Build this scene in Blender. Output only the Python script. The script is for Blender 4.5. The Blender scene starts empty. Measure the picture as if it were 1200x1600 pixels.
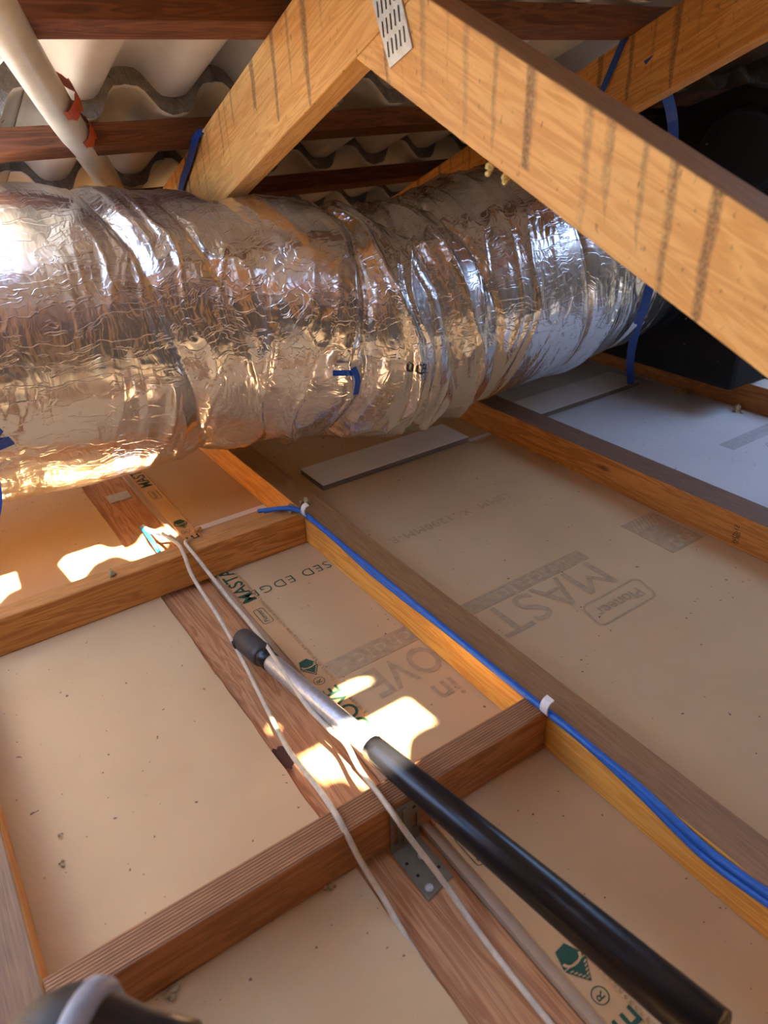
import bpy, bmesh, math, random
import numpy as np
from mathutils import Vector, Matrix, noise as mnoise

# ------------------------------------------------------------------ camera, sky, sun, exposure
S = 0.735                      # the place is laid out with the eye 1 unit above the ceiling sheets; S makes it metres
scene = bpy.context.scene
COL = scene.collection
F_PX = 1143.0
CAMROT = Matrix(((0.82355633, 0.30679873, -0.47710535),
                 (-0.56626179, 0.39543421, -0.72317313),
                 (-0.03320482, 0.86574033, 0.49939075)))
cam_d = bpy.data.cameras.new('camera')
cam = bpy.data.objects.new('camera', cam_d)
COL.objects.link(cam)
cam.matrix_world = Matrix.Translation((0, 0, S)) @ CAMROT.to_4x4()
cam_d.sensor_width = 36
cam_d.lens = 36 * F_PX / 1600
cam_d.clip_start = 0.02
cam_d.dof.use_dof = True
cam_d.dof.focus_distance = 1.12
cam_d.dof.aperture_fstop = 6.0
scene.camera = cam

SUN = Vector((0.18, 0.66, -1.0)).normalized()       # travel direction of the sunlight
world = bpy.data.worlds.new('sky')
scene.world = world
world.use_nodes = True
wt = world.node_tree
wt.nodes.clear()
wo = wt.nodes.new('ShaderNodeOutputWorld')
wb = wt.nodes.new('ShaderNodeBackground')
sk = wt.nodes.new('ShaderNodeTexSky')
sk.sky_type = 'NISHITA'
sk.sun_disc = False
sk.sun_elevation = math.asin(-SUN.z)
sk.sun_rotation = math.atan2(-SUN.x, -SUN.y)
sk.air_density = 1.0
sk.dust_density = 0.2
sk.ozone_density = 2.0
wb.inputs['Strength'].default_value = 0.45
wt.links.new(sk.outputs[0], wb.inputs['Color'])
wt.links.new(wb.outputs[0], wo.inputs['Surface'])
sd = bpy.data.lights.new('sun', 'SUN')
sd.energy = 22.0
sd.angle = math.radians(0.6)
sd.color = (1.0, 0.92, 0.78)
so = bpy.data.objects.new('sun', sd)
COL.objects.link(so)
so.location = (-1, -3, 5)
so.rotation_euler = SUN.to_track_quat('-Z', 'Y').to_euler()

vs = scene.view_settings
vs.view_transform = 'Standard'
vs.look = 'None'
vs.gamma = 1.0
vs.exposure = 2.3
try:
    vs.use_curve_mapping = False
except Exception:
    pass

# ------------------------------------------------------------------ helpers
random.seed(7)
RNG = np.random.default_rng(5)

def lin(r, g, b):
    def f(c):
        c /= 255.0
        return c / 12.92 if c <= 0.04045 else ((c + 0.055) / 1.055) ** 2.4
    return (f(r), f(g), f(b), 1.0)

def pt(px, py, z=None, x=None, y=None, d=None):
    """3-D point of the place: where the sight line through a spot of the view meets a known plane or distance."""
    v = CAMROT @ Vector((px - 600.0, 800.0 - py, -F_PX))
    if z is not None: t = (z - 1.0) / v.z
    elif x is not None: t = x / v.x
    elif y is not None: t = y / v.y
    else: t = d / v.length
    return Vector((0, 0, 1.0)) + v * t

class MB:
    def __init__(self):
        self.v = []; self.f = []; self.sm = []; self.mi = []
    def add(self, verts, faces, smooth=False, mi=0):
        o = len(self.v)
        self.v += [tuple(p) for p in verts]
        for fc in faces:
            self.f.append(tuple(i + o for i in fc)); self.sm.append(smooth); self.mi.append(mi)
        return self
    def box(self, x0, x1, y0, y1, z0, z1, mi=0):
        v = [(x0,y0,z0),(x1,y0,z0),(x1,y1,z0),(x0,y1,z0),(x0,y0,z1),(x1,y0,z1),(x1,y1,z1),(x0,y1,z1)]
        return self.add(v, [(3,2,1,0),(4,5,6,7),(0,1,5,4),(1,2,6,5),(2,3,7,6),(3,0,4,7)], False, mi)
    def prism(self, poly, axis, a, b, mi=0):
        """poly: list of 2-D points; axis 0: (y,z) extruded along x, 2: (x,y) extruded along z."""
        n = len(poly)
        def mk(p, c):
            return (c, p[0], p[1]) if axis == 0 else ((p[0], c, p[1]) if axis == 1 else (p[0], p[1], c))
        v = [mk(p, a) for p in poly] + [mk(p, b) for p in poly]
        f = [tuple(range(n - 1, -1, -1)), tuple(range(n, 2 * n))]
        f += [(i, (i + 1) % n, n + (i + 1) % n, n + i) for i in range(n)]
        return self.add(v, f, False, mi)
    def tube(self, pts, rad, seg=10, caps=True, flat=1.0, mi=0):
        pts = [Vector(p) for p in pts]
        n = len(pts)
        if not hasattr(rad, '__len__'): rad = [rad] * n
        V = []; up = None
        for i, p in enumerate(pts):
            t = (pts[min(i + 1, n - 1)] - pts[max(i - 1, 0)]).normalized()
            if up is None:
                up = t.orthogonal().normalized()
            up = (up - t * up.dot(t)).normalized()
            s = t.cross(up)
            for k in range(seg):
                a = 2 * math.pi * k / seg
                V.append(p + (up * math.cos(a) + s * math.sin(a) * flat) * rad[i])
        Fc = [(i*seg+k, i*seg+(k+1) % seg, (i+1)*seg+(k+1) % seg, (i+1)*seg+k) for i in range(n-1) for k in range(seg)]
        self.add(V, Fc, True, mi)
        if caps:
            self.add(V[:seg], [tuple(range(seg - 1, -1, -1))], False, mi)
            self.add(V[-seg:], [tuple(range(seg))], False, mi)
        return self
    def lathe(self, origin, axis, prof, seg=32, mi=0, smooth=True):
        axis = Vector(axis).normalized(); u = axis.orthogonal().normalized(); w = axis.cross(u)
        origin = Vector(origin); V = []
        for (a, r) in prof:
            for k in range(seg):
                t = 2 * math.pi * k / seg
                V.append(origin + axis * a + (u * math.cos(t) + w * math.sin(t)) * r)
        n = len(prof)
        Fc = [(i*seg+k, i*seg+(k+1) % seg, (i+1)*seg+(k+1) % seg, (i+1)*seg+k) for i in range(n-1) for k in range(seg)]
        return self.add(V, Fc, smooth, mi)
    def ribbon(self, pts, wdir, w, th=0.0012, mi=0):
        pts = [Vector(p) for p in pts]; n = len(pts)
        if not isinstance(wdir, list): wdir = [Vector(wdir)] * n
        V = []
        for i, p in enumerate(pts):
            t = (pts[min(i + 1, n - 1)] - pts[max(i - 1, 0)]).normalized()
            wd = (wdir[i] - t * wdir[i].dot(t)).normalized(); nn = t.cross(wd)
            for s, q in ((-1, -1), (1, -1), (1, 1), (-1, 1)):
                V.append(p + wd * (w / 2 * s) + nn * (th / 2 * q))
        Fc = [(i*4+k, i*4+(k+1) % 4, (i+1)*4+(k+1) % 4, (i+1)*4+k) for i in range(n-1) for k in range(4)]
        Fc += [(3, 2, 1, 0), tuple((n-1)*4 + k for k in range(4))]
        return self.add(V, Fc, False, mi)
    def build(self, name, mats, parent=None, bevel=0.0, loc=None, rot=None):
        me = bpy.data.meshes.new(name)
        me.from_pydata(self.v, [], self.f)
        me.polygons.foreach_set('use_smooth', self.sm)
        me.polygons.foreach_set('material_index', self.mi)
        bm = bmesh.new(); bm.from_mesh(me)
        bmesh.ops.recalc_face_normals(bm, faces=bm.faces)
        if bevel > 0:
            bmesh.ops.bevel(bm, geom=list(bm.edges), offset=bevel, segments=2, affect='EDGES', profile=0.5)
        bm.to_mesh(me); bm.free()
        for m in (mats if isinstance(mats, (list, tuple)) else [mats]):
            me.materials.append(m)
        me.update()
        o = bpy.data.objects.new(name, me)
        COL.objects.link(o)
        if parent is not None: o.parent = parent
        if loc is not None: o.location = loc
        if rot is not None: o.rotation_euler = rot
        return o

def spline(pts, sub=8):
    pts = [Vector(p) for p in pts]; out = []
    for i in range(len(pts) - 1):
        p0 = pts[max(i-1, 0)]; p1 = pts[i]; p2 = pts[i+1]; p3 = pts[min(i+2, len(pts)-1)]
        for k in range(sub):
            t = k / sub
            out.append(0.5 * ((2*p1) + (p2-p0)*t + (2*p0-5*p1+4*p2-p3)*t*t + (-p0+3*p1-3*p2+p3)*t**3))
    out.append(pts[-1])
    return out

def tag(o, label, cat, group=None):
    o['label'] = label; o['category'] = cat
    if group: o['group'] = group
    return o

def structure(o, label=None):
    o['kind'] = 'structure'
    if label: o['label'] = label
    return o

def empty(name, loc=(0, 0, 0)):
    o = bpy.data.objects.new(name, None); COL.objects.link(o); o.location = loc
    o.empty_display_size = 0.05
    return o

def thing(name, label, cat, group=None, loc=(0, 0, 0)):
    return tag(empty(name, loc), label, cat, group)

# ------------------------------------------------------------------ materials
def new_mat(name):
    m = bpy.data.materials.new(name); m.use_nodes = True
    nt = m.node_tree; nt.nodes.clear()
    out = nt.nodes.new('ShaderNodeOutputMaterial'); b = nt.nodes.new('ShaderNodeBsdfPrincipled')
    nt.links.new(b.outputs[0], out.inputs['Surface'])
    return m, nt, b

def N(nt, typ, **kw):
    n = nt.nodes.new(typ)
    for k, v in kw.items():
        if k.startswith('i_'):
            n.inputs[k[2:].replace('_', ' ')].default_value = v
        else: setattr(n, k, v)
    return n

def noise(nt, vec, scale, detail=4, rough=0.55, dist=0.0):
    n = nt.nodes.new('ShaderNodeTexNoise')
    n.inputs['Scale'].default_value = scale; n.inputs['Detail'].default_value = detail
    n.inputs['Roughness'].default_value = rough; n.inputs['Distortion'].default_value = dist
    nt.links.new(vec, n.inputs['Vector'])
    return n

def mapping(nt, vec, scale, loc=(0, 0, 0), rot=(0, 0, 0)):
    n = nt.nodes.new('ShaderNodeMapping')
    n.inputs['Scale'].default_value = scale; n.inputs['Location'].default_value = loc; n.inputs['Rotation'].default_value = rot
    nt.links.new(vec, n.inputs['Vector'])
    return n.outputs[0]

def ramp(nt, fac, stops):
    n = nt.nodes.new('ShaderNodeValToRGB')
    el = n.color_ramp.elements
    while len(el) < len(stops): el.new(0.5)
    for e, (p, c) in zip(el, stops):
        e.position = p; e.color = c if len(c) == 4 else (*c, 1)
    nt.links.new(fac, n.inputs[0])
    return n.outputs[0]

def mix(nt, fac, a, b, mode='MIX'):
    n = nt.nodes.new('ShaderNodeMix'); n.data_type = 'RGBA'; n.blend_type = mode
    for sock, val in ((n.inputs[0], fac), (n.inputs[6], a), (n.inputs[7], b)):
        if hasattr(val, 'is_linked'): nt.links.new(val, sock)
        else: sock.default_value = val
    return n.outputs[2]

def math_n(nt, op, a, b=None, clamp=False):
    n = nt.nodes.new('ShaderNodeMath'); n.operation = op; n.use_clamp = clamp
    for sock, val in ((n.inputs[0], a), (n.inputs[1], b)):
        if val is None: continue
        if hasattr(val, 'is_linked'): nt.links.new(val, sock)
        else: sock.default_value = val
    return n.outputs[0]

def bump(nt, b, h, strength, dist=0.01):
    n = nt.nodes.new('ShaderNodeBump')
    n.inputs['Strength'].default_value = strength; n.inputs['Distance'].default_value = dist
    nt.links.new(h, n.inputs['Height']); nt.links.new(n.outputs[0], b.inputs['Normal'])

BW = ((0, 0, 0, 1), (1, 1, 1, 1))

def wood(name, light, dark, top=None, top_amt=0.85, drips=False, reeded=False, seed=0.0, rough=0.62, knots=True):
    """Sawn pine: local X is the length of the piece."""
    m, nt, b = new_mat(name)
    tc = N(nt, 'ShaderNodeTexCoord'); ob = tc.outputs['Object']
    v = mapping(nt, ob, (1.3, 16, 16), (seed, seed * 1.7, seed * 0.6))
    n1 = noise(nt, v, 2.2, 3, 0.5, 1.2)
    rings = N(nt, 'ShaderNodeMath', operation='SINE')
    nt.links.new(math_n(nt, 'MULTIPLY', n1.outputs[0], 34.0), rings.inputs[0])
    r2 = math_n(nt, 'MULTIPLY_ADD', rings.outputs[0], 0.5)
    nt.nodes[-1].inputs[2].default_value = 0.45
    v2 = mapping(nt, ob, (4, 120, 120), (seed, 0, 0))
    n2 = noise(nt, v2, 2.0, 4, 0.6)
    grain = math_n(nt, 'ADD', math_n(nt, 'MULTIPLY', r2, 0.45), math_n(nt, 'MULTIPLY', n2.outputs[0], 0.6))
    col = ramp(nt, grain, [(0.25, light), (0.85, dark)])
    blot = noise(nt, mapping(nt, ob, (2, 6, 6), (seed, 3, 1)), 1.5, 3)
    dk = tuple(c * 0.72 for c in light[:3]) + (1,)
    col = mix(nt, ramp(nt, blot.outputs[0], [(0.45, (0, 0, 0, 1)), (0.75, (0.6, 0.6, 0.6, 1))]), col, dk, 'MIX')
    if knots:
        vo = N(nt, 'ShaderNodeTexVoronoi'); vo.inputs['Scale'].default_value = 1.0
        nt.links.new(mapping(nt, ob, (3.2, 9, 9), (seed * 2, seed, 0.3)), vo.inputs['Vector'])
        kn = ramp(nt, vo.outputs['Distance'], [(0.05, (1, 1, 1, 1)), (0.11, (0, 0, 0, 1))])
        col = mix(nt, math_n(nt, 'MULTIPLY', kn, 0.8), col, lin(95, 48, 18))
    geo = N(nt, 'ShaderNodeNewGeometry')
    sep = N(nt, 'ShaderNodeSeparateXYZ'); nt.links.new(geo.outputs['Normal'], sep.inputs[0])
    pos = geo.outputs['Position']
    if drips:
        sx = N(nt, 'ShaderNodeSeparateXYZ'); nt.links.new(pos, sx.inputs[0])
        so_ = N(nt, 'ShaderNodeSeparateXYZ'); nt.links.new(ob, so_.inputs[0])
        wb_ = noise(nt, mapping(nt, pos, (0, 1, 1)), 16 / S, 2, 0.5)
        yy = math_n(nt, 'ADD', sx.outputs[1], math_n(nt, 'MULTIPLY', wb_.outputs[0], 0.012 * S))
        cy_ = N(nt, 'ShaderNodeCombineXYZ'); nt.links.new(yy, cy_.inputs[1])
        w = noise(nt, cy_.outputs[0], 34.0 / S, 1, 0.4)                                # where along the beam a run starts
        w2 = noise(nt, mapping(nt, cy_.outputs[0], (1, 1, 1), (0, 7.3, 0)), 21.0 / S, 0, 0.5)  # how far it ran
        edge = noise(nt, pos, 110 / S, 3, 0.6)
        tp = math_n(nt, 'MULTIPLY', so_.outputs[2], 0.35)                              # runs thin out downwards
        wv = math_n(nt, 'ADD', math_n(nt, 'ADD', w.outputs[0], math_n(nt, 'MULTIPLY', edge.outputs[0], 0.10)), tp)
        run = ramp(nt, wv, [(0.58, BW[0]), (0.70, BW[1])])
        lim = math_n(nt, 'MULTIPLY', math_n(nt, 'SUBTRACT', w2.outputs[0], 0.25), 0.40)
        ln = math_n(nt, 'LESS_THAN', math_n(nt, 'MULTIPLY', so_.outputs[2], -1.0), lim)
        spot = noise(nt, pos, 240 / S, 2, 0.5)
        amt = math_n(nt, 'MULTIPLY', math_n(nt, 'MULTIPLY', run, ln), ramp(nt, spot.outputs[0], [(0.3, (0.35,)*3), (0.6, (0.75,)*3)]))
        side = ramp(nt, math_n(nt, 'ABSOLUTE', sep.outputs[0]), [(0.5, BW[0]), (0.8, BW[1])])
        col = mix(nt, math_n(nt, 'MULTIPLY', amt, side), col, lin(96, 70, 48))
        fl = noise(nt, mapping(nt, pos, (1, 1, 0.55)), 120 / S, 2, 0.5)
        col = mix(nt, math_n(nt, 'MULTIPLY', ramp(nt, fl.outputs[0], [(0.66, BW[0]), (0.72, BW[1])]), 0.5), col, lin(120, 76, 36))
    rim = None
    if top is not None:
        tn = noise(nt, ob, 9, 4)
        t2 = noise(nt, mapping(nt, ob, (6, 60, 60)), 3, 3)
        tcol = mix(nt, ramp(nt, t2.outputs[0], [(0.35, BW[0]), (0.7, BW[1])]), top, tuple(c * 1.6 for c in top[:3]) + (1,))
        if reeded:
            wv_ = N(nt, 'ShaderNodeTexWave', wave_type='BANDS', bands_direction='Y')
            wv_.inputs['Scale'].default_value = 66.0; wv_.inputs['Distortion'].default_value = 0.45
            nt.links.new(mapping(nt, ob, (0.2, 1, 1)), wv_.inputs['Vector'])
            rim = wv_.outputs['Fac']
            tcol = mix(nt, math_n(nt, 'MULTIPLY', rim, 0.9), tcol, tuple(c * 0.45 for c in top[:3]) + (1,))
        up = math_n(nt, 'MULTIPLY', ramp(nt, math_n(nt, 'ADD', sep.outputs[2], math_n(nt, 'MULTIPLY', tn.outputs[0], 0.15)), [(0.8, BW[0]), (0.92, BW[1])]), top_amt)
        col = mix(nt, up, col, tcol)
    nt.links.new(col, b.inputs['Base Color'])
    b.inputs['Roughness'].default_value = rough
    h = n2.outputs[0] if rim is None else math_n(nt, 'ADD', math_n(nt, 'MULTIPLY', n2.outputs[0], 0.4), math_n(nt, 'MULTIPLY', rim, -1.0))
    bump(nt, b, h, 0.35 if rim is None else 0.5, 0.002)
    return m

def speck(name, base, var, fleck=None, rough=0.85, scale=5, bmp=0.1, fine=90, bd=0.002):
    m, nt, b = new_mat(name)
    tc = N(nt, 'ShaderNodeTexCoord'); ob = tc.outputs['Object']
    n1 = noise(nt, ob, scale, 5, 0.6); n2 = noise(nt, ob, fine, 3, 0.6)
    col = mix(nt, ramp(nt, n1.outputs[0], [(0.3, BW[0]), (0.75, BW[1])]), base, var)
    col = mix(nt, math_n(nt, 'MULTIPLY', n2.outputs[0], 0.35), col, var)
    if fleck is not None:
        n3 = noise(nt, mapping(nt, ob, (1, 1, 1), (3, 8, 1)), fine * 0.55, 1, 0.4)
        col = mix(nt, math_n(nt, 'MULTIPLY', ramp(nt, n3.outputs[0], [(0.775, BW[0]), (0.79, BW[1])]), 0.8), col, fleck)
    nt.links.new(col, b.inputs['Base Color'])
    b.inputs['Roughness'].default_value = rough
    bump(nt, b, n2.outputs[0], bmp, bd)
    return m

def plain(name, col, rough=0.5, metal=0.0, bmp=0.0, scale=60, spec=0.5):
    m, nt, b = new_mat(name)
    tc = N(nt, 'ShaderNodeTexCoord')
    n = noise(nt, tc.outputs['Object'], scale, 4, 0.6)
    c2 = tuple(c * 0.72 for c in col[:3]) + (1,)
    nt.links.new(mix(nt, ramp(nt, n.outputs[0], [(0.35, BW[0]), (0.75, BW[1])]), col, c2), b.inputs['Base Color'])
    b.inputs['Roughness'].default_value = rough; b.inputs['Metallic'].default_value = metal
    b.inputs['Specular IOR Level'].default_value = spec
    if bmp: bump(nt, b, n.outputs[0], bmp, 0.002)
    return m

M = {}
PINE_L, PINE_D = lin(252, 184, 82), lin(224, 140, 46)
DUSTY = lin(112, 82, 56)
M['pine_joist'] = wood('pine_joist', PINE_L, PINE_D, top=DUSTY, seed=1.3)
M['pine_joist_grey'] = wood('pine_joist_grey', lin(222, 148, 66), lin(178, 104, 38), top=lin(92, 76, 66), seed=4.1)
M['pine_joist_brown'] = wood('pine_joist_brown', lin(236, 164, 78), lin(196, 120, 48), top=lin(98, 72, 48), seed=3.1)
M['pine_joist_white'] = wood('pine_joist_white', lin(190, 122, 60), lin(140, 84, 36), top=lin(196, 190, 180), seed=6.2, top_amt=0.95)
M['pine_noggin'] = wood('pine_noggin', lin(216, 148, 70), lin(164, 96, 36), top=lin(176, 122, 66), seed=2.2)
M['pine_reeded'] = wood('pine_reeded', lin(186, 122, 66), lin(140, 82, 38), top=lin(160, 108, 64), reeded=True, seed=3.7)
M['pine_truss'] = wood('pine_truss', lin(250, 196, 116), lin(226, 158, 80), top=lin(120, 88, 62), drips=True, seed=5.5, knots=False)
M['pine_rafter'] = wood('pine_rafter', lin(236, 168, 84), lin(200, 126, 54), top=lin(120, 88, 62), drips=True, seed=8.5, knots=False)
M['plank'] = wood('plank', lin(208, 150, 98), lin(160, 98, 54), seed=7.4, rough=0.55)
M['hardwood'] = wood('hardwood', lin(138, 82, 46), lin(88, 48, 26), seed=9.9, knots=False)
M['paper'] = speck('plasterboard_paper', lin(213, 177, 128), lin(199, 161, 112), lin(84, 60, 38), scale=3, bmp=0.06, fine=170)
M['paper_grey'] = speck('plasterboard_paper_grey', lin(214, 212, 208), lin(198, 196, 192), lin(120, 110, 100), scale=3, bmp=0.06, fine=170)
M['paper_gold'] = speck('tape_paper', lin(214, 170, 116), lin(200, 152, 98), None, scale=8, bmp=0.05)
M['gypsum'] = speck('gypsum', lin(190, 160, 126), lin(168, 138, 106), None, scale=6)
M['board_white'] = speck('offcut_paper', lin(240, 236, 228), lin(226, 220, 210), None, scale=4)
M['board_core'] = speck('offcut_core', lin(140, 126, 108), lin(110, 98, 82), None, scale=20)
M['print_dim'] = plain('print_dim', lin(188, 157, 114), 0.85)
M['print_grey'] = plain('print_grey', lin(184, 184, 180), 0.85)
M['print_faint'] = plain('print_faint', lin(70, 62, 56), 0.5, 0.3)
M['print_light'] = plain('print_light', lin(200, 170, 126), 0.85)
M['print_green'] = plain('print_green', lin(46, 84, 58), 0.8)
M['print_red'] = plain('print_red', lin(178, 92, 54), 0.8)
M['print_black'] = plain('print_black', lin(40, 34, 30), 0.7)
M['tile'] = speck('tile_concrete', lin(240, 233, 218), lin(214, 204, 188), lin(110, 100, 88), scale=6, bmp=0.25, fine=60)
M['tile_edge'] = speck('tile_rough_edge', lin(176, 168, 158), lin(108, 101, 94), lin(50, 45, 40), scale=14, bmp=1.0, fine=70, bd=0.01)
M['steel'] = plain('galvanised_steel', lin(214, 210, 200), 0.5, 0.45, 0.25, 70)
M['steel_old'] = plain('weathered_steel', lin(150, 140, 116), 0.5, 0.7, 0.6, 45)
M['dark'] = plain('slot_shade', lin(38, 28, 22), 0.8)  # dark colour that paints the shade inside holes and slots
M['black_rubber'] = plain('black_rubber', lin(66, 60, 56), 0.55, 0, 0.2, 80)
M['black_paint'] = plain('black_paint', lin(24, 23, 24), 0.28, 0, 0.05, 20)
M['black_plastic'] = plain('black_plastic', lin(22, 22, 24), 0.5, spec=0.25)
M['grey_plastic'] = plain('grey_plastic', lin(150, 150, 154), 0.4)
M['alu'] = plain('aluminium_tube', lin(214, 224, 234), 0.3, 0.85, 0.35, 120)
M['cable_blue'] = plain('blue_cable', lin(40, 104, 190), 0.4)
M['cable_cyan'] = plain('cyan_cable', lin(30, 150, 214), 0.4)
M['cable_beige'] = plain('beige_cable', lin(222, 200, 166), 0.5)
M['cable_white'] = plain('white_cable', lin(240, 236, 226), 0.45)
M['strap_blue'] = plain('blue_strap', lin(36, 82, 170), 0.35, 0, 0.3, 150)
M['pvc'] = plain('white_pvc', lin(226, 222, 208), 0.32, 0, 0.03, 10)
M['orange'] = plain('orange_tape', lin(196, 80, 30), 0.55, 0, 0.3, 40)
M['fluff'] = speck('insulation_fluff', lin(196, 172, 124), lin(140, 112, 72), None, scale=40, bmp=0.8, fine=160)
M['foam'] = speck('foam', lin(236, 220, 152), lin(206, 184, 112), None, scale=30, bmp=0.4)
M['black_felt'] = speck('black_felt', lin(20, 19, 19), lin(12, 11, 11), lin(120, 110, 96), rough=0.9, scale=20, bmp=0.5, fine=75)
M['wall'] = speck('raw_wall', lin(120, 104, 90), lin(90, 78, 66), None, scale=3)

def foil_mat():
    m, nt, b = new_mat('foil')
    tc = N(nt, 'ShaderNodeTexCoord'); ob = tc.outputs['Object']
    wob = noise(nt, ob, 7, 3)
    vv = nt.nodes.new('ShaderNodeVectorMath'); vv.operation = 'MULTIPLY_ADD'
    nt.links.new(wob.outputs[1], vv.inputs[0]); vv.inputs[1].default_value = (0.10,) * 3; nt.links.new(ob, vv.inputs[2])
    wv = vv.outputs[0]
    def ridged(scale_v, sc, det, lo):
        n = noise(nt, mapping(nt, wv, scale_v), sc, det, 0.55)
        a_ = math_n(nt, 'ABSOLUTE', math_n(nt, 'SUBTRACT', n.outputs[0], 0.5))
        return ramp(nt, a_, [(0.0, BW[1]), (lo, BW[0])])
    pleat = ridged((2.4, 0.45, 0.45), 9, 3, 0.16)            # creases running round the tube
    hair = ridged((0.42, 3.4, 3.4), 13, 2, 0.03)              # short cracks along the tube
    crump = noise(nt, mapping(nt, ob, (1.3, 0.8, 0.8)), 42, 3, 0.55)
    msk = noise(nt, ob, 3.2, 2)
    mk = ramp(nt, msk.outputs[0], [(0.40, (0.12,) * 3), (0.62, BW[1])])
    h = math_n(nt, 'ADD', math_n(nt, 'MULTIPLY', math_n(nt, 'MULTIPLY', pleat, 0.5), mk), math_n(nt, 'MULTIPLY', hair, 0.09))
    h = math_n(nt, 'ADD', h, math_n(nt, 'MULTIPLY', math_n(nt, 'MULTIPLY', crump.outputs[0], 0.22), mk))
    bump(nt, b, h, 0.30, 0.010)
    d = noise(nt, mapping(nt, ob, (1, 1, 1), (4, 4, 4)), 60, 3)
    dz = noise(nt, ob, 3, 3)
    dust = math_n(nt, 'MULTIPLY', ramp(nt, d.outputs[0], [(0.6, BW[0]), (0.72, BW[1])]), ramp(nt, dz.outputs[0], [(0.45, BW[0]), (0.65, BW[1])]))
    nt.links.new(mix(nt, math_n(nt, 'MULTIPLY', dust, 0.5), (0.72, 0.71, 0.70, 1), lin(96, 88, 84)), b.inputs['Base Color'])
    b.inputs['Metallic'].default_value = 0.96
    nt.links.new(ramp(nt, dz.outputs[0], [(0.3, (0.13,) * 3), (0.7, (0.27,) * 3)]), b.inputs['Roughness'])
    return m
M['foil'] = foil_mat()

# ------------------------------------------------------------------ setting: ceiling sheets, walls, roof
TOPZ = 0.09                      # top of joists above the sheets
def roof_z(y): return 1.68 - 0.429 * y
SL = math.atan(0.429)

ceil = structure(empty('ceiling'), 'back of a plasterboard ceiling seen from inside the roof space')
def sheet(x0, x1, y0, y1, mat, z1=0.0, th=0.014, ragged=False):
    mb = MB()
    if ragged:
        n = 160; poly = [(x0, y0)]
        for i in range(n + 1):
            t = i / n; yy = y0 + (y1 - y0) * t
            poly.append((x1 + 0.0035 * mnoise.noise((yy * 9, 0, 0)) + 0.0025 * mnoise.noise((yy * 60, 3, 0)), yy))
        poly.append((x0, y1))
        mb.prism(poly, 2, z1 - th, z1)
    else:
        mb.box(x0, x1, y0, y1, z1 - th, z1)
    o = mb.build('plasterboard_sheet', mat, ceil)
    return o
sh_left = sheet(-0.85, 0.322, -1.2, 4.2, M['paper'], ragged=True)
sheet(-2.6, -0.853, -2.2, 4.2, M['paper'])
sheet(-0.85, 0.322, -2.2, -1.203, M['paper'])
sh_mid = sheet(0.503, 1.578, -1.2, 4.2, M['paper'], z1=0.0)
sh_far = sheet(1.58, 2.34, -1.2, 4.2, M['paper_grey'])
sh_r = sheet(2.343, 4.2, -1.2, 4.2, M['paper_grey'])
sheet(0.503, 4.2, -2.2, -1.203, M['paper'])
# printed edge strip with a torn, serrated side
strip = MB(); strip.box(0.462, 0.503, -2.2, 4.2, -0.0135, 0.0008)
strip = strip.build('printed_edge_strip', M['paper_gold'], ceil)
mb = MB(); ya = -0.2; step = 0.0085
nn = int(2.6 / step); V = []; Fc = []
for i in range(nn):
    yy = ya + i * step
    V += [(0.4995, yy, 0.0012), (0.5065 + 0.0012 * random.random(), yy + step * 0.5, 0.0035 + 0.002 * random.random()), (0.4995, yy + step * 0.95, 0.0012), (0.501, yy + step * 0.5, 0.0046)]
    k = 4 * i
    Fc += [(k, k+1, k+3), (k+1, k+2, k+3), (k, k+3, k+2), (k, k+2, k+1)]
mb.add(V, Fc)
mb.build('serrated_torn_edge', M['paper_gold'], ceil)
mb = MB(); mb.box(0.447, 0.4615, -2.2, 4.2, -0.02, -0.004)
mb.build('gypsum_edge', M['gypsum'], ceil)
mb = MB(); mb.box(0.506, 0.71, 1.668, 1.69, 0.0002, 0.0016)
mb.build('seam_tape', M['board_white'], ceil)
# thin ridge left by sheet joint under the second bay
mb = MB(); mb.box(1.44, 1.53, 1.652, 1.668, 0.0002, 0.0018)
mb.build('seam_tape', M['board_white'], ceil)

# walls that close the roof space
mb = MB(); mb.prism([(-2.3, -0.02), (4.3, -0.02), (3.9, 0.02), (-2.3, 2.72)], 0, -2.66, -2.6)
structure(mb.build('wall_left', M['wall']))
mb = MB(); mb.prism([(-2.3, -0.02), (4.3, -0.02), (3.9, 0.02), (-2.3, 2.72)], 0, 4.2, 4.26)
structure(mb.build('wall_right', M['wall']))
mb = MB(); mb.box(-2.66, 4.26, -2.36, -2.3, -0.02, 2.78)
structure(mb.build('wall_back', M['wall']))

# ---- roof: tiles on battens
roof = structure(empty('roof'), 'tiled roof seen from below, with battens and some tiles out')
BAT_Y = [1.363 + 0.43 * k for k in range(6)] + [1.363 - 0.43 * k for k in range(1, 9)]
BAT_Y.sort()
BAT_Y = [{1.793: 1.803, 2.223: 2.211}.get(round(y, 3), y) for y in BAT_Y]
BW_, BH_ = 0.058, 0.047
up_n = Vector((0, math.sin(SL), math.cos(SL)))           # roof normal
dn = Vector((0, math.cos(SL), -math.sin(SL)))            # down the slope
bat_me = None
for i, yb in enumerate(BAT_Y):
    if bat_me is None:
        mb = MB(); mb.box(-3.43, 3.43, -BW_/2, BW_/2, 0.0, BH_)
        o = mb.build('roof_batten', M['hardwood'], roof, bevel=0.0015); bat_me = o.data
    else:
        o = bpy.data.objects.new('roof_batten', bat_me); COL.objects.link(o); o.parent = roof
    o.location = (0.78, yb, roof_z(yb)); o.rotation_euler = (-SL, 0, 0)

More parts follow.
